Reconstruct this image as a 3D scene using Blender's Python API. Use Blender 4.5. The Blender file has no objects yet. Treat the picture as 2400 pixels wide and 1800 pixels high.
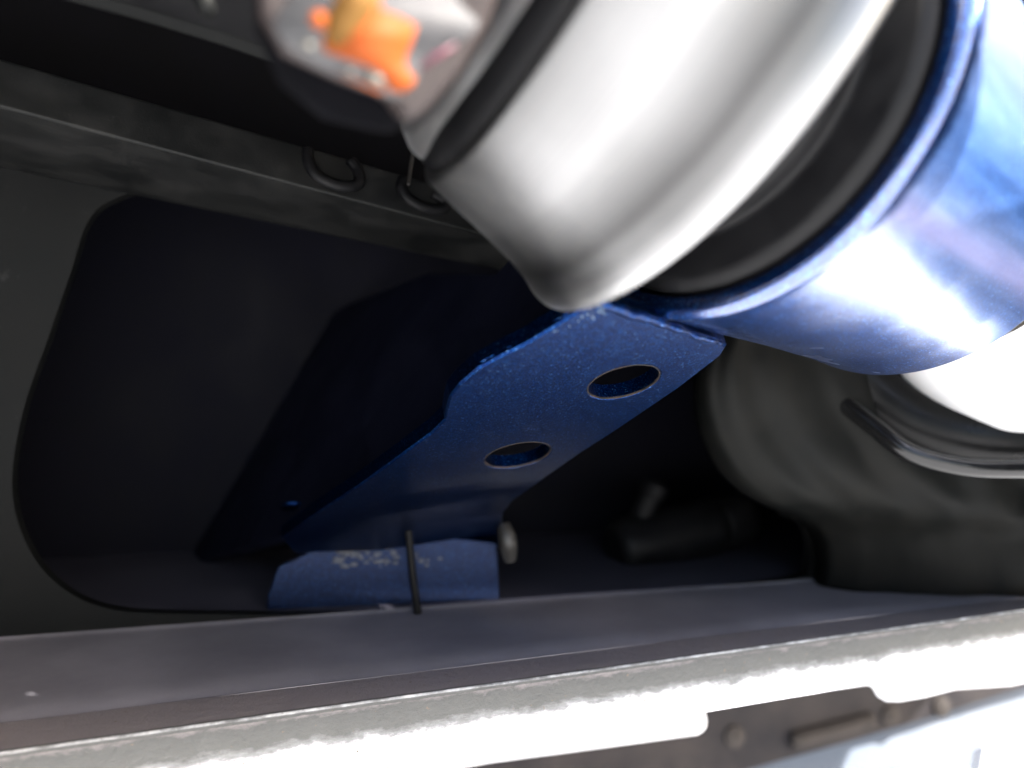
import bpy, bmesh, math, random
from mathutils import Vector as V, noise as mnoise
from mathutils.geometry import tessellate_polygon
random.seed(7)
R = math.radians
sc = bpy.context.scene
COL = sc.collection
MM = 0.001

# ------------------------------------------------------------------ camera
cam = bpy.data.cameras.new('camera')
camo = bpy.data.objects.new('camera', cam); COL.objects.link(camo)
camo.location = (0, 0, 0); camo.rotation_euler = (R(90), 0, 0)
cam.lens = 28; cam.sensor_width = 36
cam.clip_start = 0.002; cam.clip_end = 4000
cam.dof.use_dof = True; cam.dof.focus_distance = 0.120; cam.dof.aperture_fstop = 11.5
sc.camera = camo

# ------------------------------------------------------------------ light
SUN_DIR = V((0.78, -0.30, 0.55)).normalized()          # towards the sun
world = bpy.data.worlds.new('World'); sc.world = world; world.use_nodes = True
nt = world.node_tree; nt.nodes.clear()
sky = nt.nodes.new('ShaderNodeTexSky'); sky.sky_type = 'NISHITA'; sky.sun_disc = False
sky.sun_elevation = math.asin(SUN_DIR.z); sky.sun_rotation = math.atan2(SUN_DIR.x, SUN_DIR.y)
sky.air_density = 1.0; sky.dust_density = 4.0; sky.ozone_density = 0.6
bg = nt.nodes.new('ShaderNodeBackground'); bg.inputs[1].default_value = 0.12
wo = nt.nodes.new('ShaderNodeOutputWorld')
nt.links.new(sky.outputs[0], bg.inputs[0]); nt.links.new(bg.outputs[0], wo.inputs[0])
sun = bpy.data.lights.new('sun', 'SUN'); sun.energy = 4.0; sun.angle = R(0.5); sun.color = (1, .965, .92)
suno = bpy.data.objects.new('sun', sun); COL.objects.link(suno)
suno.rotation_euler = SUN_DIR.to_track_quat('Z', 'Y').to_euler()
sc.view_settings.view_transform = 'Standard'; sc.view_settings.look = 'None'
sc.view_settings.exposure = 3.1; sc.view_settings.gamma = 1

# ------------------------------------------------------------------ helpers
FPX = 2400 * 28 / 36.0
def ray(px, py): return V(((px - 1200) / FPX, 1.0, -(py - 900) / FPX))
def U(px, py, d): return ray(px, py) * d                # a point seen in that direction, d mm deep
def onp(px, py, p0, n): r = ray(px, py); return r * (p0.dot(n) / r.dot(n))

def mesh_obj(name, verts, faces, mat, parent=None, smooth=True, bevel=0, solid=0, seg=2):
    me = bpy.data.meshes.new(name)
    me.from_pydata([tuple(v * MM) for v in verts], [], faces); me.validate()
    bm = bmesh.new(); bm.from_mesh(me); bmesh.ops.recalc_face_normals(bm, faces=bm.faces); bm.to_mesh(me); bm.free()
    if mat: me.materials.append(mat)
    if smooth: me.polygons.foreach_set('use_smooth', [True] * len(me.polygons))
    o = bpy.data.objects.new(name, me); COL.objects.link(o)
    if parent: o.parent = parent
    if solid:
        m = o.modifiers.new('solid', 'SOLIDIFY'); m.thickness = solid * MM; m.offset = 0
    if bevel:
        m = o.modifiers.new('bevel', 'BEVEL'); m.width = bevel * MM; m.segments = seg
        m.limit_method = 'ANGLE'; m.angle_limit = R(40); m.harden_normals = True
    return o
def thing(name, label, cat, loc=(0, 0, 0), group=None):
    o = bpy.data.objects.new(name, None); COL.objects.link(o); o.empty_display_size = .01
    o['label'] = label; o['category'] = cat
    if group: o['group'] = group
    return o
def tag(o, label, cat, group=None):
    o['label'] = label; o['category'] = cat
    if group: o['group'] = group
    return o
def basis(a):
    a = a.normalized(); u = a.cross(V((0, 0, 1))).normalized(); return a, u, a.cross(u)
def lathe(name, c, a, prof, mat, parent=None, n=160, bump=0.0, f=1.0):
    a, u, w = basis(a); vs = []; fs = []; m = len(prof)
    for i in range(n):
        A = 2 * math.pi * i / n; e = u * math.cos(A) + w * math.sin(A)
        for t, r in prof:
            p = c + a * t + e * r
            if bump: p += e * bump * mnoise.noise(p * f)
            vs.append(p)
    for i in range(n):
        for j in range(m - 1):
            k = (i + 1) % n
            fs.append((i * m + j, k * m + j, k * m + j + 1, i * m + j + 1))
    return mesh_obj(name, vs, fs, mat, parent)
def roundprof(pts, r=1.0, k=4):                         # round the corners of a (t, r) profile
    out = [pts[0]]
    for p, q, s in zip(pts, pts[1:], pts[2:]):
        p, q, s = (V((*x, 0)) for x in (p, q, s))
        d = min(r, (p - q).length * .45, (s - q).length * .45)
        A = q + (p - q).normalized() * d; B = q + (s - q).normalized() * d
        for i in range(k + 1):
            t = i / k; o = A * (1 - t) ** 2 + q * 2 * t * (1 - t) + B * t * t; out.append((o.x, o.y))
    out.append(pts[-1]); return out
def spline(pts, n=10):
    P = [pts[0] * 2 - pts[1]] + list(pts) + [pts[-1] * 2 - pts[-2]]; out = []
    for i in range(1, len(P) - 2):
        a, b, c, d = P[i - 1:i + 3]
        for k in range(n):
            t = k / n
            out.append(.5 * ((2 * b) + (c - a) * t + (2 * a - 5 * b + 4 * c - d) * t * t + (3 * b - a - 3 * c + d) * t ** 3))
    out.append(pts[-1].copy()); return out
def tube(name, pts, rad, mat, parent=None, n=14, k=10, wav=0.0, f=1.0, cap=True):
    P = spline(pts, k); vs = []; fs = []; m = len(P); up = V((.13, .2, 1))
    for i, p in enumerate(P):
        d = (P[min(i + 1, m - 1)] - P[max(i - 1, 0)]).normalized()
        s = d.cross(up).normalized(); w = d.cross(s)
        r = rad(i / (m - 1)) if callable(rad) else rad
        for j in range(n):
            A = 2 * math.pi * j / n; e = s * math.cos(A) + w * math.sin(A)
            q = p + e * r
            if wav: q += e * wav * mnoise.noise(q * f)
            vs.append(q)
    for i in range(m - 1):
        for j in range(n):
            l = (j + 1) % n; fs.append((i * n + j, i * n + l, (i + 1) * n + l, (i + 1) * n + j))
    if cap: fs.append(tuple(range(n))[::-1]); fs.append(tuple((m - 1) * n + j for j in range(n)))
    return mesh_obj(name, vs, fs, mat, parent)
def plate(name, loops, th, back, mat, parent=None, bevel=.4, smooth=True):
    """loops of 3-D points on one plane (outer first, then holes), thickened along `back`"""
    allv = [p for l in loops for p in l]; N = len(allv)
    tris = tessellate_polygon([[p for p in l] for l in loops])
    vs = allv + [p + back * th for p in allv]; fs = []
    for t in tris: fs.append(tuple(t)); fs.append(tuple(i + N for i in t[::-1]))
    o = 0
    for l in loops:
        n = len(l)
        for i in range(n):
            j = (i + 1) % n; fs.append((o + i, o + j, o + j + N, o + i + N))
        o += n
    me = mesh_obj(name, vs, fs, mat, parent, smooth, bevel)
    return me
def chamfer_plate(name, loops, th, back, c, mat, parent=None):
    """like plate(), with a hand-made chamfer round the front of every loop"""
    back = back.normalized(); ins = []; outs = []
    for li, l in enumerate(loops):
        m = len(l); area = V()
        for i in range(m): area += l[i].cross(l[(i + 1) % m])
        sgn = 1 if area.dot(back) > 0 else -1
        if li: sgn = -sgn
        il = []
        for i in range(m):
            e1 = (l[i] - l[i - 1]).normalized(); e2 = (l[(i + 1) % m] - l[i]).normalized()
            n1 = back.cross(e1) * sgn; n2 = back.cross(e2) * sgn; nn = (n1 + n2).normalized()
            il.append(l[i] + nn * c / max(.5, nn.dot(n1)))
        ins.append(il); outs.append([p + back * c for p in l])
    allv = [p for l in ins for p in l]; N = len(allv)
    vs = allv + [p for l in outs for p in l] + [p + back * (th - c) for l in outs for p in l]
    fs = []
    for t in tessellate_polygon(ins): fs.append(tuple(t))
    for t in tessellate_polygon(outs): fs.append(tuple(i + 2 * N for i in t[::-1]))
    o = 0
    for l in loops:
        m = len(l)
        for i in range(m):
            j = (i + 1) % m
            fs.append((o + i, o + j, o + j + N, o + i + N)); fs.append((o + i + N, o + j + N, o + j + 2 * N, o + i + 2 * N))
        o += m
    return mesh_obj(name, vs, fs, mat, parent, False)
def ring_loop(c, n, r, k=48):
    n, u, w = basis(n); return [c + (u * math.cos(2 * math.pi * i / k) + w * math.sin(2 * math.pi * i / k)) * r for i in range(k)]
def grid(name, rows, mat, parent=None, solid=0):
    m = len(rows[0]); vs = [p for r in rows for p in r]
    fs = [(i * m + j, i * m + j + 1, (i + 1) * m + j + 1, (i + 1) * m + j) for i in range(len(rows) - 1) for j in range(m - 1)]
    return mesh_obj(name, vs, fs, mat, parent, True, 0, solid)
def smoothloop(pts, n=6):                               # closed Catmull-Rom through px points
    out = []; m = len(pts)
    for i in range(m):
        a, b, c, d = (V((*pts[(i + j) % m], 0)) for j in (-1, 0, 1, 2))
        for k in range(n):
            t = k / n
            q = .5 * ((2 * b) + (c - a) * t + (2 * a - 5 * b + 4 * c - d) * t * t + (3 * b - a - 3 * c + d) * t ** 3)
            out.append((q.x, q.y))
    return out

# ------------------------------------------------------------------ materials
def mat(name, base, rough=.5, metal=0, coat=0, coat_rough=.1, spec=.5):
    m = bpy.data.materials.new(name); m.use_nodes = True
    b = m.node_tree.nodes['Principled BSDF']
    b.inputs['Base Color'].default_value = (*base, 1); b.inputs['Roughness'].default_value = rough
    b.inputs['Metallic'].default_value = metal; b.inputs['Coat Weight'].default_value = coat
    b.inputs['Coat Roughness'].default_value = coat_rough; b.inputs['Specular IOR Level'].default_value = spec
    return m, m.node_tree, b
def nd(t, ty, **k):
    n = t.nodes.new(ty)
    for a, v in k.items():
        if a in n.inputs: n.inputs[a].default_value = v
        else: setattr(n, a, v)
    return n
def texco(t): return nd(t, 'ShaderNodeTexCoord').outputs['Object']
def noise_tex(t, scale, detail=4, rough=.55, vec=None):
    n = nd(t, 'ShaderNodeTexNoise'); n.inputs['Scale'].default_value = scale
    n.inputs['Detail'].default_value = detail; n.inputs['Roughness'].default_value = rough
    t.links.new(vec or texco(t), n.inputs['Vector']); return n.outputs['Fac']
def ramp(t, fac, stops):
    n = nd(t, 'ShaderNodeValToRGB'); e = n.color_ramp.elements
    while len(e) < len(stops): e.new(.5)
    for x, (p, c) in zip(e, stops): x.position = p; x.color = (*c, 1) if len(c) == 3 else c
    t.links.new(fac, n.inputs[0]); return n.outputs[0]
def bump(t, b, h, strength, dist, sock='Normal'):
    n = nd(t, 'ShaderNodeBump'); n.inputs['Strength'].default_value = strength; n.inputs['Distance'].default_value = dist
    t.links.new(h, n.inputs['Height']); t.links.new(n.outputs[0], b.inputs[sock]); return n
def stretch(t, s, rot=(0, 0, 0)):
    n = nd(t, 'ShaderNodeMapping'); n.inputs['Scale'].default_value = s; n.inputs['Rotation'].default_value = rot
    t.links.new(texco(t), n.inputs[0]); return n.outputs[0]

def plastic(name, lo, hi, rough=.5, sc1=120, bs=.3, dust=None, spec=.5):
    m, t, b = mat(name, lo, rough, spec=spec)
    f = noise_tex(t, sc1, 6, .6); c = ramp(t, f, [(.35, lo), (.7, hi)])
    if dust:
        g = noise_tex(t, sc1 * 6, 3, .7); k = nd(t, 'ShaderNodeMix', data_type='RGBA')
        fr = ramp(t, g, [(.66, (0, 0, 0)), (.78, (1, 1, 1))])
        t.links.new(fr, k.inputs[0]); t.links.new(c, k.inputs[6]); k.inputs[7].default_value = (*dust, 1); c = k.outputs[2]
    t.links.new(c, b.inputs['Base Color'])
    t.links.new(ramp(t, f, [(.3, (rough - .1,) * 3), (.7, (rough + .12,) * 3)]), b.inputs['Roughness'])
    bump(t, b, noise_tex(t, 2600, 3, .6), bs, .00008)
    return m
M = {}
M['panel'] = plastic('panel_plastic', (.0030, .0033, .0033), (.0062, .0064, .0063), .6, 55, .35, (.016, .016, .016), .09)
M['shelf'] = plastic('veiled_shelf', (.115, .109, .121), (.18, .17, .186), .75, 40, .4, None, .15)  # pale violet-grey: veiling glare put into the colour
M['black'] = plastic('black_plastic', (.003, .003, .0035), (.006, .006, .0065), .55, 90, .3, None, .12)
M['rubber'] = plastic('black_rubber', (.003, .003, .0035), (.006, .006, .0065), .5, 200, .2, None, .12)
M['dull_hose'] = plastic('dull_hose', (.003, .003, .003), (.006, .006, .006), .35, 200, .1, None, .12)
M['hose'] = plastic('glossy_hose', (.004, .004, .004), (.007, .007, .007), .14, 200, .1, None, .3)
M['seal'] = plastic('seal_rubber', (.0035, .0035, .004), (.006, .006, .0065), .5, 240, .2, None, .14)
M['sheet'] = plastic('wrinkled_sheet', (.0028, .0032, .003), (.0085, .0084, .0076), .6, 60, .2, None, .06)
M['clamp'] = plastic('clamp_paint', (.014, .010, .0095), (.022, .016, .015), .5, 160, .3, None, .25)
M['bar'] = plastic('belly_plastic', (.006, .0055, .007), (.022, .019, .0185), .6, 45, .3, None, .08)
M['bar_rib'] = plastic('rail_rib', (.018, .016, .015), (.032, .028, .026), .7, 90, .2, None, .06)
M['beige'] = plastic('beige_plastic', (.016, .0145, .013), (.028, .025, .022), .5, 300, .2)
M['crumb'] = plastic('paint_crumb', (.008, .03, .08), (.04, .07, .12), .6, 900, .4)
M['dust'] = plastic('pale_dust', (.05, .056, .072), (.10, .10, .11), .8, 900, .5)

def blue_paint(name, coat=.08, streak_sheen=None, metal=1.0, q=.48):
    m, t, b = mat(name, (.012, .07, .36), .36, metal, coat, .12); b.inputs['Coat IOR'].default_value = 1.9 if streak_sheen else 1.45
    v = nd(t, 'ShaderNodeTexVoronoi'); v.inputs['Scale'].default_value = 5200; t.links.new(texco(t), v.inputs['Vector'])
    sep = nd(t, 'ShaderNodeSeparateColor'); t.links.new(v.outputs['Color'], sep.inputs[0])
    f = noise_tex(t, 60, 3)
    q = 1.25 if streak_sheen else q
    c = ramp(t, sep.outputs[0], [(p, tuple(x * q for x in k)) for p, k in ((.0, (.0006, .013, .075)), (.7, (.001, .024, .13)), (.972, (.006, .08, .30)), (1, (.12, .26, .55)))])
    mt = None
    if streak_sheen:                                            # pale streaks along the tube; a washed sheen painted in, fading underneath
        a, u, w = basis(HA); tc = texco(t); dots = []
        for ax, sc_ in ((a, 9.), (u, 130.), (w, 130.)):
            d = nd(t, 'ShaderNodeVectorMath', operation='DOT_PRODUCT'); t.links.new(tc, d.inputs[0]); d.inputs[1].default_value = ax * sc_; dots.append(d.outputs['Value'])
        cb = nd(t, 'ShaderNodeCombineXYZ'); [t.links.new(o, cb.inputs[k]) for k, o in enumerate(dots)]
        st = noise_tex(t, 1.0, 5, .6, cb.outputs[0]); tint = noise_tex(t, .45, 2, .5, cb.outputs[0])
        col = ramp(t, tint, [(.35, streak_sheen[0]), (.5, streak_sheen[1]), (.62, streak_sheen[2])])
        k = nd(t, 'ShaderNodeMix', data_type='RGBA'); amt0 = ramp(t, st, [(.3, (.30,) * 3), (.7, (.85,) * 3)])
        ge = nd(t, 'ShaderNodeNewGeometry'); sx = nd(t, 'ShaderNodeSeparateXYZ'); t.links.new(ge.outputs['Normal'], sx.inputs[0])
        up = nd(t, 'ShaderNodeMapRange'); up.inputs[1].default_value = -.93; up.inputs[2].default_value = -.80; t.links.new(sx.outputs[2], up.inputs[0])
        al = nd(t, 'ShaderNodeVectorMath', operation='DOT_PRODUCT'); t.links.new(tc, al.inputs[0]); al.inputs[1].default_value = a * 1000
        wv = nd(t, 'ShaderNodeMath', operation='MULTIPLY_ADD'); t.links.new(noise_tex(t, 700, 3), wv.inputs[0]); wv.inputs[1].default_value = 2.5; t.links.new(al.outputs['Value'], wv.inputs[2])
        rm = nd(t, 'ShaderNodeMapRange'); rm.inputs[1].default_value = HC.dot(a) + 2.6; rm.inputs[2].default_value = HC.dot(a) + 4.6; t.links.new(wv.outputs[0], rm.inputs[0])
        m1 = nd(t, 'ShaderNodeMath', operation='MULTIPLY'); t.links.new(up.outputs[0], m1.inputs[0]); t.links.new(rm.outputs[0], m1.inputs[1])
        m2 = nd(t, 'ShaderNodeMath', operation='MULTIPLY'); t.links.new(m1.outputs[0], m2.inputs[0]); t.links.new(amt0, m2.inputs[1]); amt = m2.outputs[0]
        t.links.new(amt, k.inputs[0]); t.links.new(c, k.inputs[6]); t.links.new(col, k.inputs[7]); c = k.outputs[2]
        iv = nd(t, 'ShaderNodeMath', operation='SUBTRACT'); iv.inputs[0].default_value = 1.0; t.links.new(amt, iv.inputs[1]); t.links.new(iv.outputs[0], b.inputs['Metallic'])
    t.links.new(c, b.inputs['Base Color'])
    nm = nd(t, 'ShaderNodeBump'); nm.inputs['Strength'].default_value = .5; nm.inputs['Distance'].default_value = .00004
    t.links.new(sep.outputs[1], nm.inputs['Height']); t.links.new(nm.outputs[0], b.inputs['Normal'])
    bump(t, b, noise_tex(t, 420, 5, .6), .2, .00018, 'Coat Normal')
    t.links.new(ramp(t, f, [(.3, (.13,) * 3), (.7, (.30,) * 3)]), b.inputs['Coat Roughness'])
    return m
HA = V((.7729, .6039, -.1950)).normalized(); HC = V((26.3, 99.85, 37.2))
M['blue'] = blue_paint('blue_metallic')
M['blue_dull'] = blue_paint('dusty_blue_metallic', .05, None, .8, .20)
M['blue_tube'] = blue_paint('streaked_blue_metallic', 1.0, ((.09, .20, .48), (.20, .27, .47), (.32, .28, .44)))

def silver(name, rough, base=.78):
    m, t, b = mat(name, (base,) * 3, rough, 1)
    f = noise_tex(t, 90, 5, .6); t.links.new(ramp(t, f, [(.3, (base * .9,) * 3), (.7, (base,) * 3)]), b.inputs['Base Color'])
    t.links.new(ramp(t, f, [(.3, (rough - .06,) * 3), (.7, (rough + .08,) * 3)]), b.inputs['Roughness'])
    bump(t, b, noise_tex(t, 3000, 2), .15, .00004)
    return m
def turned(name, org, axis, rough, base):
    m, t, b = mat(name, (base,) * 3, rough, 1)
    d = nd(t, 'ShaderNodeVectorMath', operation='DOT_PRODUCT'); t.links.new(texco(t), d.inputs[0]); d.inputs[1].default_value = axis * 1000
    sub = nd(t, 'ShaderNodeMath', operation='MULTIPLY_ADD'); t.links.new(noise_tex(t, 38, 3, .6), sub.inputs[0]); sub.inputs[1].default_value = 1.6
    off = nd(t, 'ShaderNodeMath', operation='SUBTRACT'); t.links.new(d.outputs['Value'], off.inputs[0]); off.inputs[1].default_value = org.dot(axis) + .8
    t.links.new(off.outputs[0], sub.inputs[2])
    mr = nd(t, 'ShaderNodeMapRange'); mr.inputs[1].default_value = -20; mr.inputs[2].default_value = 2; t.links.new(sub.outputs[0], mr.inputs[0])
    c1 = ramp(t, mr.outputs[0], [(0, (base * .62,) * 3), (.16, (base,) * 3), (.38, (base * 1.25,) * 3), (.56, (base * .65,) * 3), (.68, (base * .32,) * 3), (.77, (base * .7,) * 3), (.88, (base * 1.9,) * 3)])  # painted reflections: dark streak inside the rim, bright rim
    cb = nd(t, 'ShaderNodeCombineXYZ'); t.links.new(d.outputs['Value'], cb.inputs[0]); rings = noise_tex(t, 3.2, 6, .7, cb.outputs[0])
    k = nd(t, 'ShaderNodeMix', data_type='RGBA', blend_type='MULTIPLY'); k.inputs[0].default_value = .55
    t.links.new(c1, k.inputs[6]); t.links.new(ramp(t, rings, [(.3, (.55,) * 3), (.65, (1, 1, 1))]), k.inputs[7]); t.links.new(k.outputs[2], b.inputs['Base Color'])
    t.links.new(ramp(t, noise_tex(t, 90, 5), [(.3, (rough - .07,) * 3), (.7, (rough + .07,) * 3)]), b.inputs['Roughness'])
    bump(t, b, rings, .25, .00006); return m
M['silver'] = turned('turned_aluminium', V((20.4, 89.5, 35.6)), V((.825, .34, -.45)).normalized(), .42, .17)
M['cap'] = plastic('pale_cast_metal', (.55, .55, .55), (.62, .62, .62), .4, 90, .1)
M['polished'] = silver('polished_steel', .42, .6)

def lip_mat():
    m, t, b = mat('dusty_sunlit_edge', (.3, .3, .3), .75)
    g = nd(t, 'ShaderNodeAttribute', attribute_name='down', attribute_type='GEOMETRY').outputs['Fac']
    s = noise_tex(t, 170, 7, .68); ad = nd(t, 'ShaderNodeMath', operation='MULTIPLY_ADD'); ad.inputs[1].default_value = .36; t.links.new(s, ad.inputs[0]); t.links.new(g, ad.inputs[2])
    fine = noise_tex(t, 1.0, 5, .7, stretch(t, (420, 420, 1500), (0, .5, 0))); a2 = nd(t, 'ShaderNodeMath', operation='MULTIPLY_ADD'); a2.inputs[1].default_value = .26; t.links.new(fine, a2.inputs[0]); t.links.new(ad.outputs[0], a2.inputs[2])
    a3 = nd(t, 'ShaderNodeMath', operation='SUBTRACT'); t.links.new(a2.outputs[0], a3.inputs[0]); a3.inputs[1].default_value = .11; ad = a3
    c = ramp(t, ad.outputs[0], [(0, (.16, .14, .142)), (.2, (.13, .115, .113)), (.32, (.046, .046, .0435)), (.60, (.064, .064, .060)), (.72, (.16, .16, .16)), (.86, (.62, .62, .62))])  # dusty grey, then a white lower band with sunlight put into the colour
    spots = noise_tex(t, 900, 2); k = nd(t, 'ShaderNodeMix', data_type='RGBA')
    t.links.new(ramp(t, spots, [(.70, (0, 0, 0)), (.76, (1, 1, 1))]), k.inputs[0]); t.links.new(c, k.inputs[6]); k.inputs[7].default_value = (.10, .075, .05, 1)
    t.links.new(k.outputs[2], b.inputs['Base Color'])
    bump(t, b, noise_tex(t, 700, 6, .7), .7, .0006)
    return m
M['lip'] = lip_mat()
M['white'] = plastic('white_paint', (.74, .74, .75), (.82, .82, .82), .35, 40, .05)
M['pale_blue'] = plastic('pale_blue_paint', (.045, .057, .078), (.055, .069, .09), .5, 30, .05, None, .1)
M['label'] = plastic('label_film', (.038, .037, .039), (.075, .075, .076), .7, 260, .3, None, .15)
M['orange'] = plastic('orange_print', (.15, .030, .003), (.175, .037, .004), .7, 200, .1, None, .15)
M['ochre'] = plastic('ochre_print', (.075, .036, .006), (.09, .044, .009), .7, 200, .1, None, .15)
M['ink'] = plastic('dark_smudge', (.02, .018, .012), (.05, .045, .035), .5, 300, .1)
M['crimson'] = plastic('crimson_edge', (.05, .004, .015), (.08, .008, .025), .5, 300, .1)
M['gap'] = plastic('matt_black_gap', (.002, .002, .0025), (.003, .003, .004), .9, 90, .2, None, .03)  # near-black colour standing in for deep shade in gaps
def concrete():
    m, t, b = mat('concrete', (.5, .5, .48), .9)
    t.links.new(ramp(t, noise_tex(t, 3, 10, .65), [(.3, (.56, .565, .565)), (.7, (.69, .695, .695))]), b.inputs['Base Color'])
    bump(t, b, noise_tex(t, 120, 4), .4, .003); return m
M['concrete'] = concrete()
M['floor'] = plastic('veiled_floor', (.035, .034, .046), (.055, .053, .068), .8, 60, .3, None, .1)  # lightened: the milky veil over the opening is painted into the colour
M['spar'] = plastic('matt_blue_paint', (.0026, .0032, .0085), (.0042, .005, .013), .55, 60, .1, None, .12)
M['rust'] = plastic('rusty_edge', (.004, .0035, .004), (.022, .014, .011), .6, 700, .4, None, .3)
M['navy'] = plastic('navy_primer', (.0028, .003, .0062), (.0048, .005, .0095), .7, 60, .1, None, .1)

# ------------------------------------------------------------------ ground
g = mesh_obj('ground', [V((x, y, -720)) for x, y in ((-2e6, -2e6), (2e6, -2e6), (2e6, 2e6), (-2e6, 2e6))], [(0, 1, 2, 3)], M['concrete'], None, False)
g['kind'] = 'structure'

# ------------------------------------------------------------------ steering head axis
HC = V((26.3, 99.85, 37.2)); HA = V((.7729, .6039, -.1950)).normalized()

SC = V((20.4, 89.5, 35.6)); SA = V((.825, .34, -.45)).normalized()

# ---- blue frame
frame = thing('motorcycle_frame', 'metallic blue motorcycle frame with a short steering tube and drilled gusset plate', 'frame')
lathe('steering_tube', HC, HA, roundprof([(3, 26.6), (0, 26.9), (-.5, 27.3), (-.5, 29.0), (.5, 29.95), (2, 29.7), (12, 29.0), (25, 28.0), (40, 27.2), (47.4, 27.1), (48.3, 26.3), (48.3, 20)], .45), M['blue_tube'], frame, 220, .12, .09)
lathe('tube_liner', HC, HA, [(3.1, 26.7), (6, 26.7), (6, 8)], M['gap'], frame, 96)

GP0 = ray(1560, 780) * 103; GN = V((.175, -.42, -.875)).normalized()
def gp(l): return [onp(x, y, GP0, GN) for x, y in l]
outer = [(1392, 706), (1470, 734), (1560, 760), (1640, 788), (1704, 812), (1690, 834), (1591, 910), (1455, 1002), (1365, 1060), (1290, 1112), (1205, 1172), (1178, 1205), (1172, 1282), (900, 1290), (690, 1296), (660, 1262), (740, 1205), (842, 1138), (936, 1070), (1010, 1016), (1042, 985), (1046, 958), (1054, 930), (1076, 902), (1118, 866), (1176, 834), (1234, 806), (1297, 768), (1345, 738)]
h1 = onp(1462, 897, GP0, GN); h2 = onp(1214, 1068, GP0, GN)
chamfer_plate('gusset_plate', [gp(outer), ring_loop(h1, GN, 5.25), ring_loop(h2, GN, 5.6)], 2.4, -GN, .3, M['blue'], frame)
for hc, hr in ((h1, 5.25), (h2, 5.6)):
    lathe('hole_edge', hc, -GN, [(.3, hr - .03), (.02, hr + .02), (-.03, hr + .05), (.03, hr + .12)], M['rust'], frame, 72, .08, 1.1)
# beads
def on_axis_surface(px, py, r, t_guess):               # first hit of the sight line with a cylinder round the head axis
    d = ray(px, py).normalized(); a = HA
    oc = -HC; dp = d - a * d.dot(a); op = oc - a * oc.dot(a)
    A = dp.dot(dp); B = 2 * dp.dot(op); Cc = op.dot(op) - r * r; D = B * B - 4 * A * Cc
    s = (-B - math.sqrt(max(D, 0))) / (2 * A); return d * s
wp = [onp(x, y, GP0, GN) for x, y in ((1380, 700), (1430, 718), (1500, 742), (1570, 764), (1640, 790), (1690, 806))]
tube('weld_bead', [p - GN * .2 for p in wp], lambda s: .95 * (1 - .55 * s) + .06 * math.sin(s * 50), M['blue'], frame, 16, 16, .3, .5)
wp2 = [onp(x, y, GP0, GN) for x, y in ((1398, 712), (1345, 744), (1297, 774), (1234, 813), (1189, 831), (1116, 868))]
tube('weld_bead', [p - GN * .9 for p in wp2], lambda s: .6 * (1 - .6 * s) + .05 * math.sin(s * 60), M['blue'], frame, 12, 12, .3, .8)
vs = []; fs = []
for i in range(22):
    k = random.random() ** 1.8; x = 1408 - 120 * k + random.uniform(-8, 14); y = 716 + 56 * k + random.uniform(-9, 9)
    c = onp(x, y, GP0, GN) + GN * .5; r = random.uniform(.08, .34) * (1.2 - k * .7); o = len(vs)
    for q in range(6): A = q * 1.047; vs.append(c + V((math.cos(A) * r * random.uniform(.6, 1.4), random.uniform(-.2, .2) * r, math.sin(A) * r * random.uniform(.5, 1.1))))
    vs.append(c + GN * r * .5); fs += [(o + q, o + (q + 1) % 6, o + 6) for q in range(6)]
pc = mesh_obj('paint_crumbs', vs, fs, M['crumb'], frame); pc['kind'] = 'stuff'
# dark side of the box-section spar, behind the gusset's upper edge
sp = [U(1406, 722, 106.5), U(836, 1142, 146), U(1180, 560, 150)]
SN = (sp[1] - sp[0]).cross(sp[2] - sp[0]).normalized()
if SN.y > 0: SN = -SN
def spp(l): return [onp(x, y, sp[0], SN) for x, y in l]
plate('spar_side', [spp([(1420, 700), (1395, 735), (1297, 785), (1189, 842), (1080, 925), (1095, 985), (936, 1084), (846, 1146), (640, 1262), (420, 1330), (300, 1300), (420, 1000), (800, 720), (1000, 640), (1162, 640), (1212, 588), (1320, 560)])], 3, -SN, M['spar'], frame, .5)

# ---- steering stem: cups, seals, clamp
stem = thing('steering_stem', 'silver bell-shaped steering head cup with black seal and labelled black clamp', 'steering stem')
lathe('bearing_cup', SC, SA, roundprof([(2.5, 22), (.6, 29.6), (-.1, 31.3), (-1.2, 31.2), (-3.4, 30.1), (-6.5, 29.1), (-10, 28.3), (-19.3, 26.4), (-19.6, 25.2), (-16, 22)], .7, 6), M['silver'], stem, 240, .05, .08)
lathe('seal_ring', HC, HA, roundprof([(2.5, 26.4), (-.4, 26.6), (-1.6, 25.4), (-2.2, 21), (-2.6, 20.4), (-4.5, 20.2), (-5.5, 19), (-20, 18.5), (-30, 18.5)], .6), M['seal'], stem, 160)
lathe('stem_core', SC, SA, roundprof([(0, 18.4), (-15, 24), (-19.4, 25.3), (-20.6, 24.9), (-22, 23.4), (-22.4, 5)], .8), M['black'], stem, 160)
lathe('lock_ring', V((-1.4, 82.6, 45)), V((.857, .4, -.327)), roundprof([(3, 20), (2.5, 22.6), (.4, 22.4), (-1.6, 20.6), (-1.8, 5)], .6), M['polished'], stem, 200, .05, .2)
lathe('upper_cup', HC, HA, roundprof([(74, 16), (76, 18), (80, 21.5), (92, 28.8), (97, 28.8), (100, 26), (100, 16)], 1.4, 6), M['cap'], stem, 200, .05, .08)
KP = U(930, 228, 60); KN = V((.25, -.9, -.35)).normalized()
def kp(l, off=0): return [onp(x, y, KP + KN * off, KN) for x, y in l]
plate('clamp_block', [kp([(590, -260), (605, 40), (660, 128), (790, 188), (925, 238), (945, 300), (1010, 258), (1085, 170), (1150, 60), (1185, -40), (1230, -260)])], 6, -KN, M['clamp'], stem, 1.0)
def zl(l): return [(600 + x / 3.16, y / 3.16) for x, y in l]
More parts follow.
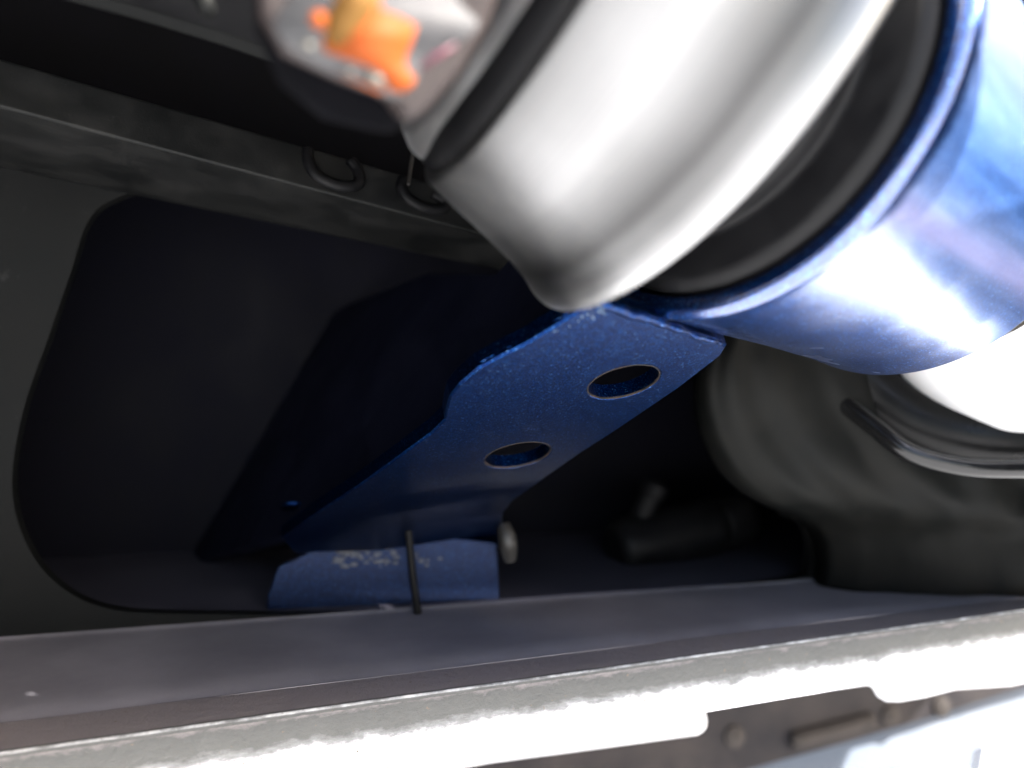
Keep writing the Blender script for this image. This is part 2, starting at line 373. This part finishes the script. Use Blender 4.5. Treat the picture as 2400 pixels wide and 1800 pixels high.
plate('clamp_gap_shade', [[p - KN * 6.2 for p in kp([(560, -260), (590, 60), (650, 200), (760, 290), (880, 318), (950, 330), (1000, 262), (1100, 100), (1180, -260)])]], 3, -KN, M['gap'], stem, .8)  # black plate added for the dark gap below the clamp
lab = plate('label', [kp(zl([(135, 180), (190, 60), (260, -40), (300, -300), (1500, -300), (1480, -20), (1540, 60), (1640, 150), (1640, 215), (1560, 290), (1480, 330), (1230, 490), (1190, 600), (1090, 690), (1040, 730), (900, 690), (720, 600), (560, 540), (420, 470), (260, 370), (160, 270)]), .12)], .1, -KN, M['label'], stem, 0)
plate('orange_print', [kp(zl([(520, 110), (600, -20), (620, -200), (930, -200), (925, 70), (1060, 120), (1190, 190), (1150, 330), (1105, 430), (1120, 520), (1180, 570), (1160, 640), (1080, 690), (990, 670), (960, 600), (900, 520), (720, 455), (510, 385), (495, 300), (512, 230)]), .2)], .05, -KN, M['orange'], lab, 0)
plate('ochre_print', [kp(zl([(540, 90), (610, -25), (625, -190), (915, -190), (895, 30), (850, 120), (720, 250), (640, 340), (540, 340), (520, 240)]), .26)], .05, -KN, M['ochre'], lab, 0)
plate('orange_dot', [ring_loop(kp(zl([(465, 145)]), .2)[0], KN, .62, 24)], .05, -KN, M['orange'], lab, 0)
for l in ([(800, 560), (850, 530), (930, 570), (960, 620), (900, 640), (830, 610)], [(330, 330), (380, 300), (440, 330), (420, 380), (360, 370)], [(620, 500), (700, 520), (760, 560), (690, 560)]):
    plate('smudge', [kp(zl(l), .3)], .05, -KN, M['ink'], lab, 0)
plate('orange_edge', [kp(zl([(560, 535), (720, 595), (900, 660), (960, 680), (900, 688), (720, 602)]), .3)], .05, -KN, M['orange'], lab, 0)
plate('crimson_edge', [kp(zl([(1210, 480), (1330, 390), (1480, 320), (1480, 345), (1340, 440), (1230, 510)]), .24)], .05, -KN, M['crimson'], lab, 0)

# ------------------------------------------------------------------ inner fairing panel
fair = thing('inner_fairing', 'dark grey plastic inner fairing with a large rounded opening and dusty front edge', 'fairing')
WP = V((-80.3, 150, 0)); WD = V((.967, .255, 0)).normalized(); WN = V((.255, -.967, 0)).normalized()
def wp_(l): return [onp(x, y, WP, WN) for x, y in l]
hole = smoothloop([(165, 640), (205, 520), (265, 468), (380, 446), (760, 470), (1200, 560), (1640, 640), (1790, 800), (1800, 1000), (1830, 1190), (1882, 1226), (1902, 1275), (1896, 1330), (1860, 1356),
                   (1560, 1398), (1400, 1428), (1240, 1437), (900, 1440), (500, 1440), (260, 1428), (130, 1365), (55, 1260), (28, 1130), (55, 960), (110, 800)], 5)
W0 = WP - WD * 60; W1 = WP + WD * 330
ou = [W0 + V((0, 0, -54)), W1 + V((0, 0, -54)), W1 + V((0, 0, 95)), W0 + V((0, 0, 95))]
plate('wall_panel', [ou, wp_(hole)], 3.0, -WN, M['panel'], fair, 1.0)
# shelf: swept from the wall foot to the front edge
L0 = V((-65 - 171 * .35, 101 - 64 * .35, -47)); LD = V((171, 64, 0))
rows = []; lips = []; downs = []
NS = 260
prof = [(0, .5), (.006, .3), (.02, .1), (.05, .03), (.2, 0), (.4, 0), (.6, 0), (.755, 0), (.765, -.25), (.785, -.25), (.80, .15)]
lprof = [(.80, .15), (.86, .25), (.92, .3), (.96, .3), (.985, .28), (.995, .22), (1.0, .0), (1.002, -.5), (1.003, -1.5), (1.004, -2.6), (1.006, -3.8), (1.01, -5), (1.015, -6.2), (1.02, -7.4), (1.025, -8.6), (1.01, -9.6), (.95, -10)]
for i in range(NS + 1):
    s = i / NS; front = L0 + LD * (s * 2.4)
    back = W0 + WD * (s * 380); back = V((back.x, back.y, -47))
    row = []
    for f, dz in prof:
        p = back.lerp(front, f) + V((0, 0, dz)); row.append(p + V((0, 0, .35 * mnoise.noise(p * .03))) * (f * (1 - f) * 4))
    jag = mnoise.noise(front * .25) * .35 + mnoise.noise(front * 1.1) * .16
    def jl(p, f): return p + V((.2, -.5, .35)) * jag * max(0, (f - .95) / .05)
    rows.append(row)
    lr = []
    for f, dz in lprof:
        p = back.lerp(front, f) + V((0, 0, dz)); lr.append(jl(p, min(f, 1)))
    lips.append(lr)
grid('shelf', rows, M['shelf'], fair)
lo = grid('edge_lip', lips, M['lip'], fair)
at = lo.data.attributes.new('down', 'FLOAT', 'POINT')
at.data.foreach_set('value', [(-.6 if (f < .982 and dz > 0) else .55 if dz >= 0 and f > .99 else max(0, min(1, -dz / 9.0))) for _ in lips for f, dz in lprof])  # crest value pales the edge line, a painted highlight
# top rail, a folded beam along the upper edge of the opening
def rail(keys, n=60):
    rws = []
    for i in range(n + 1):
        s = i / n; rws.append([U(*(a + (b - a) * s for a, b in zip(k0, k1))) for k0, k1 in keys])
    return rws
def mid(a, b, f): return tuple(tuple(x + (y - x) * f for x, y in zip(p, q)) for p, q in zip(a, b))
kA0 = ((-300, 55, 128), (1250, 504, 176)); kA = ((-300, 52, 104), (1250, 500, 150)); kB = ((-300, 168, 101), (1250, 580, 147)); kD = ((-300, 330, 140), (1250, 648, 168)); kE = ((-300, 332, 150), (1250, 640, 178))
M['rail'] = plastic('worn_rail_plastic', (.006, .0064, .0064), (.017, .017, .0165), .55, 90, .4, (.03, .03, .03), .1)
grid('top_rail', rail([kA0, mid(kA0, kA, .9), kA, mid(kA, kB, .06), mid(kA, kB, .5), mid(kA, kB, .95), kB, mid(kB, kD, .06), mid(kB, kD, .5), mid(kB, kD, .94), kD, kE]), M['rail'], fair)
# cable guides on the rail
def on_rail(px, py):
    s = (px + 300) / 1550; a = [x + (y - x) * s for x, y in zip(*kA)]; b = [x + (y - x) * s for x, y in zip(*kB)]
    f = (py - a[1]) / (b[1] - a[1]); return U(px, py, a[2] + (b[2] - a[2]) * f - .15)
tube('cable_guide', [on_rail(*p) for p in ((722, 352), (724, 380), (742, 412), (780, 432), (820, 438), (842, 426), (838, 400), (822, 378))], 1.05, M['black'], fair, 10)
tube('cable_guide', [on_rail(*p) for p in ((945, 420), (940, 440), (955, 465), (990, 486), (1035, 492), (1045, 476), (1015, 455))], 1.05, M['black'], fair, 10)
# front plate above the rail and an added black sheet for the shade in the gap
E = [(-300, -140), (163, 2), (304, 40), (520, 105), (672, 159), (760, 188), (900, 250)]
er = []
for i, (x, y) in enumerate(E):
    d = 84 + (x + 300) * .012
    er.append([U(x, y - 400, d * .8), U(x, y - 120, d * .93), U(x, y - 34, d * .985), U(x, y - 26, d), U(x, y - 3, d), U(x, y, d * 1.01), U(x + 2, y - 6, d * 1.05), U(x, y - 40, d * 1.3)])
grid('front_plate', [r[:3] for r in er], M['black'], fair)
grid('front_edge', [r[2:] for r in er], M['panel'], fair)
tube('nub', [U(474, -12, 80), U(480, 8, 80), U(486, 22, 81)], 1.0, M['panel'], fair, 10)
tube('guide_pin', [on_rail(968, 360), on_rail(962, 400) - V((0, .3, 0)), on_rail(958, 436) - V((0, .8, 0))], .32, M['beige'], fair, 8)
mesh_obj('gap_shade', [U(-400, -260, 131), U(1500, -260, 172), U(1500, 620, 172), U(-400, 260, 131)], [(0, 1, 2, 3)], M['gap'], fair, False, 0, 1.5)

# ------------------------------------------------------------------ interior behind the opening
def box_sheet(name, pts, m, th=1.5): return mesh_obj(name, pts, [(0, 1, 2, 3)], m, fair, False, 0, th)
Y0 = 3.0; IW = -WN * 75
a0, a1 = W0 + IW, W1 + IW
Z0, Z1 = V((0, 0, -52)), V((0, 0, 100))
box_sheet('inner_wall', [a0 + Z0, a1 + Z0, a1 + Z1, a0 + Z1], M['navy'])
box_sheet('inner_floor', [W0 - WN * 4 + V((0, 0, -48)), W1 - WN * 4 + V((0, 0, -48)), a1 + V((0, 0, -48)), a0 + V((0, 0, -48))], M['floor'])
for w, a in ((W0, a0), (W1, a1)): box_sheet('inner_end', [w + Z0, a + Z0, a + Z1, w + Z1], M['black'])  # ends added to keep outside light out of the cavity
# unseen slabs added above, left and right, shaped to block sun and sky
box_sheet('roof_blocker', [V((-190, -140, 97)), V((6, -140, 97)), V((6, 61, 97)), V((-190, 61, 97))], M['panel'], 2.5)
box_sheet('roof_blocker', [V((-190, 61.5, 97)), V((74, 61.5, 97)), V((74, 118, 97)), V((-190, 118, 97))], M['panel'], 2.5)
box_sheet('roof_blocker', [V((-190, 118.5, 97)), V((330, 118.5, 97)), V((330, 330, 97)), V((-190, 330, 97))], M['panel'], 2.5)
box_sheet('roof_blocker', [V((74.5, 92, 97)), V((330, 92, 97)), V((330, 118, 97)), V((74.5, 118, 97))], M['panel'], 2.5)
box_sheet('side_blocker', [V((-150, -140, -110)), V((-150, 200, -110)), V((-150, 200, 97)), V((-150, -140, 97))], M['panel'], 2.5)
plate('side_blocker', [[V((132, y, z)) for y, z in ((196, -44), (196, 12), (150, 26), (134, 44), (124, 62), (114, 66), (104, 63), (89, 61), (68, 71), (57, 76), (50, 80), (45, 93), (40, 101), (26, 106), (0, 118), (-20, 122), (-20, -44))]], 2.5, V((1, 0, 0)), M['panel'], fair, .6)
BP = U(900, 1370, 171); BN = V((.16, -.98, .05)).normalized()
def bp(l): return [onp(x, y, BP, BN) for x, y in l]
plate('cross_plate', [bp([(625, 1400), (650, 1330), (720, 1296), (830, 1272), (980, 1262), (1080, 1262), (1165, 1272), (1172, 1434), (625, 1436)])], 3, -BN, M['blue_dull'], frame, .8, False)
for x, y, rx in ((690, 1186, 30), (992, 1206, 30)):
    c = U(x, y, 170); lathe('bolt', c, V((.05, -.42, -.9)), roundprof([(0, 3.0), (.5, 2.9), (.9, 1.6), (1.0, 0.05)], .4), M['blue'], frame, 28)
vs = []; fs = []
for i in range(46):
    x = random.triangular(770, 1050, 850); y = 1300 + random.uniform(-16, 30) - (x - 900) * .03
    c = bp([(x, y)])[0] + BN * .2; r = random.uniform(.25, .95); o = len(vs)
    for k in range(7): A = k * .9; vs.append(c + V((math.cos(A) * r * random.uniform(.6, 1.4), 0, math.sin(A) * r * random.uniform(.4, .9))))
    vs.append(c + BN * r * .5); fs += [(o + k, o + (k + 1) % 7, o + 7) for k in range(7)]
d = mesh_obj('dust_flecks', vs, fs, M['dust'], frame); d['kind'] = 'stuff'
tag(tube('cable', [U(948, 1080, 160), U(952, 1180, 162), U(962, 1300, 163), U(974, 1400, 163), U(980, 1440, 163)], .8, M['rubber'], None, 12), 'thin black cable hanging down in front of the dusty blue cross plate', 'cable')
tag(tube('cable_clip', [U(1180, 1228, 172), U(1190, 1270, 171), U(1196, 1312, 172)], lambda s: 1.3 + .7 * math.sin(s * 3.1), M['beige'], None, 12), 'small beige upright clip in the dark opening below the gusset', 'clip')
can = thing('black_canister', 'short black cylinder with a rounded cap lying in the dark opening', 'canister')
CA = V((.93, .30, .16)).normalized(); CC = U(1500, 1275, 216)
lathe('body', CC, CA, roundprof([(-8, .1), (-8, 6.5), (-6, 8.2), (0, 8.4), (22, 8.2), (24, 7.4)], 1.2), M['rubber'], can, 60)
lathe('cap', CC, CA, roundprof([(24.2, 6.6), (25, 7.6), (33, 7.4), (35, 5.6), (35.4, .1)], 1.2), M['black'], can, 60)
lathe('nozzle', CC + V((1, 0, 9)), V((.45, .1, .9)), roundprof([(-2, 3.4), (4, 3.2), (5, 4.0), (8, 3.8), (9, .1)], .6), M['rubber'], can, 40)

# ------------------------------------------------------------------ wrinkled sheet on the right
Lc = [(1700, 690, 158), (1660, 800, 152), (1632, 900, 150), (1640, 1000, 152), (1690, 1105, 155), (1770, 1170, 160), (1850, 1203, 168), (1900, 1240, 177), (1914, 1305, 181), (1904, 1370, 183), (1890, 1480, 183)]
Rc = [(2150, 660, 176), (2150, 780, 176), (2270, 880, 176), (2390, 980, 178), (2480, 1080, 180), (2520, 1150, 182), (2545, 1210, 182), (2560, 1260, 182), (2580, 1330, 180), (2600, 1480, 178)]
LS = spline([V(p) for p in Lc], 10); RS = spline([V(p) for p in Rc], 10)
rows = []
for j, (a, b) in enumerate(zip(LS, RS)):
    v = j / (len(LS) - 1); row = []
    for i in range(91):
        u = i / 90; q = a.lerp(b, u)
        dep = q.z - 7 * math.sin(min(1, u * 1.6) * math.pi * .6) * (1 - v * .6) + 9 * (1 - min(1, u / .06)) ** 2
        w = u * 30 + v * 3.5 + 1.6 * mnoise.noise(V((u * 5, v * 3, 2)))
        amp = .6 * (1.3 * math.exp(-((v - .25) / .3) ** 2) + .35) * (1 - u * .4)
        dep += amp * .8 * (math.sin(w) + .6 * math.sin(w * .47 + 1)) + 1.0 * mnoise.noise(V((u * 9, v * 4, 5)))
        row.append(U(q.x, q.y, dep))
    rows.append(row)
tag(grid('wrinkled_sheet', rows, M['sheet'], None, .8), 'creased dark grey-green plastic sheet bulging out below the blue steering tube', 'plastic sheet')

# ------------------------------------------------------------------ hoses
tag(tube('rubber_hose', [U(1930, 800, 168), U(2030, 905, 166), U(2140, 985, 162), U(2270, 1022, 158), U(2400, 1030, 156), U(2600, 1015, 154)], 6.0, M['dull_hose'], None, 24), 'thick glossy black hose curving under the far silver cup', 'hose')
tag(tube('rubber_hose', [U(1960, 930, 160), U(2050, 1000, 154), U(2130, 1060, 150), U(2250, 1092, 148), U(2380, 1098, 147), U(2560, 1090, 146)], 1.9, M['hose'], None, 18), 'thinner glossy black hose running just below the thick one', 'hose')

# ------------------------------------------------------------------ things below the edge
wg = thing('white_bodywork', 'sunlit white body panel with square tabs along its lower edge', 'body panel')
GW = U(1200, 1760, 232); GWN = V((-.15, -.95, .25)).normalized()
def gw(l): return [onp(x, y, GW, GWN) for x, y in l]
plate('panel', [gw([(-900, 1720), (0, 1640), (2400, 1380), (2900, 1310), (2900, 1480), (2480, 1585), (2368, 1606), (2240, 1614), (2170, 1632), (2110, 1642), (2080, 1642), (2062, 1632), (2046, 1606), (2030, 1604), (1900, 1622), (1648, 1662), (1655, 1690), (1652, 1708), (1636, 1720), (1400, 1752), (1150, 1785), (900, 1830), (300, 1990), (-900, 2200)])], 2, -GWN, M['white'], wg, .5)
for l in ([(1850, 1577), (1990, 1548), (1990, 1556), (1850, 1588)], [(2030, 1552), (2130, 1528), (2133, 1540), (2032, 1566)], [(2176, 1520), (2200, 1514), (2212, 1548), (2184, 1549)]):
    plate('slot', [[p + GWN * .25 for p in gw(l)]], .2, -GWN, M['pale_blue'], wg, 0)
DP = U(1800, 1700, 268); DN = V((.25, -.95, .1)).normalized()
def dp(l, o=0): return [onp(x, y, DP + DN * o, DN) for x, y in l]
bar = thing('belly_rail', 'dark brown-grey rail showing below the white tabbed panel', 'rail')
plate('rail', [dp([(900, 1700), (2700, 1400), (2700, 1520), (2363, 1625), (2236, 1668), (1988, 1742), (1793, 1797), (1500, 1880), (900, 1990)])], 6, -DN, M['bar'], bar, 1.5)
tube('rib', [p + DN * .2 for p in dp([(1852, 1735), (1940, 1712), (2040, 1686)])], 2.9, M['bar_rib'], bar, 12)
for x, y in ((2085, 1678), (2205, 1655), (1720, 1726)):
    lathe('stud', dp([(x, y)])[0], DN, roundprof([(-1, 4.0), (1, 3.6), (1.8, .1)], .5), M['bar_rib'], bar, 20)
PP = U(2200, 1760, 296); PN = V((.2, -.8, .55)).normalized()
pb = mesh_obj('pale_blue_cover', [onp(x, y, PP, PN) for x, y in ((1200, 1650), (2900, 1450), (2900, 2200), (1200, 2200))], [(0, 1, 2, 3)], M['pale_blue'], None, False, .5, 2)
tag(pb, 'pale blue smooth cover below the brown-grey rail', 'cover')
wc = plate('white_block', [[onp(x, y, U(2360, 1780, 262), PN) for x, y in smoothloop([(2306, 1765), (2320, 1750), (2360, 1752), (2480, 1745), (2500, 1900), (2310, 1900)], 4)]], 6, -PN, M['white'], None, 1.5)
tag(wc, 'small white rounded block on the pale blue cover', 'cap')
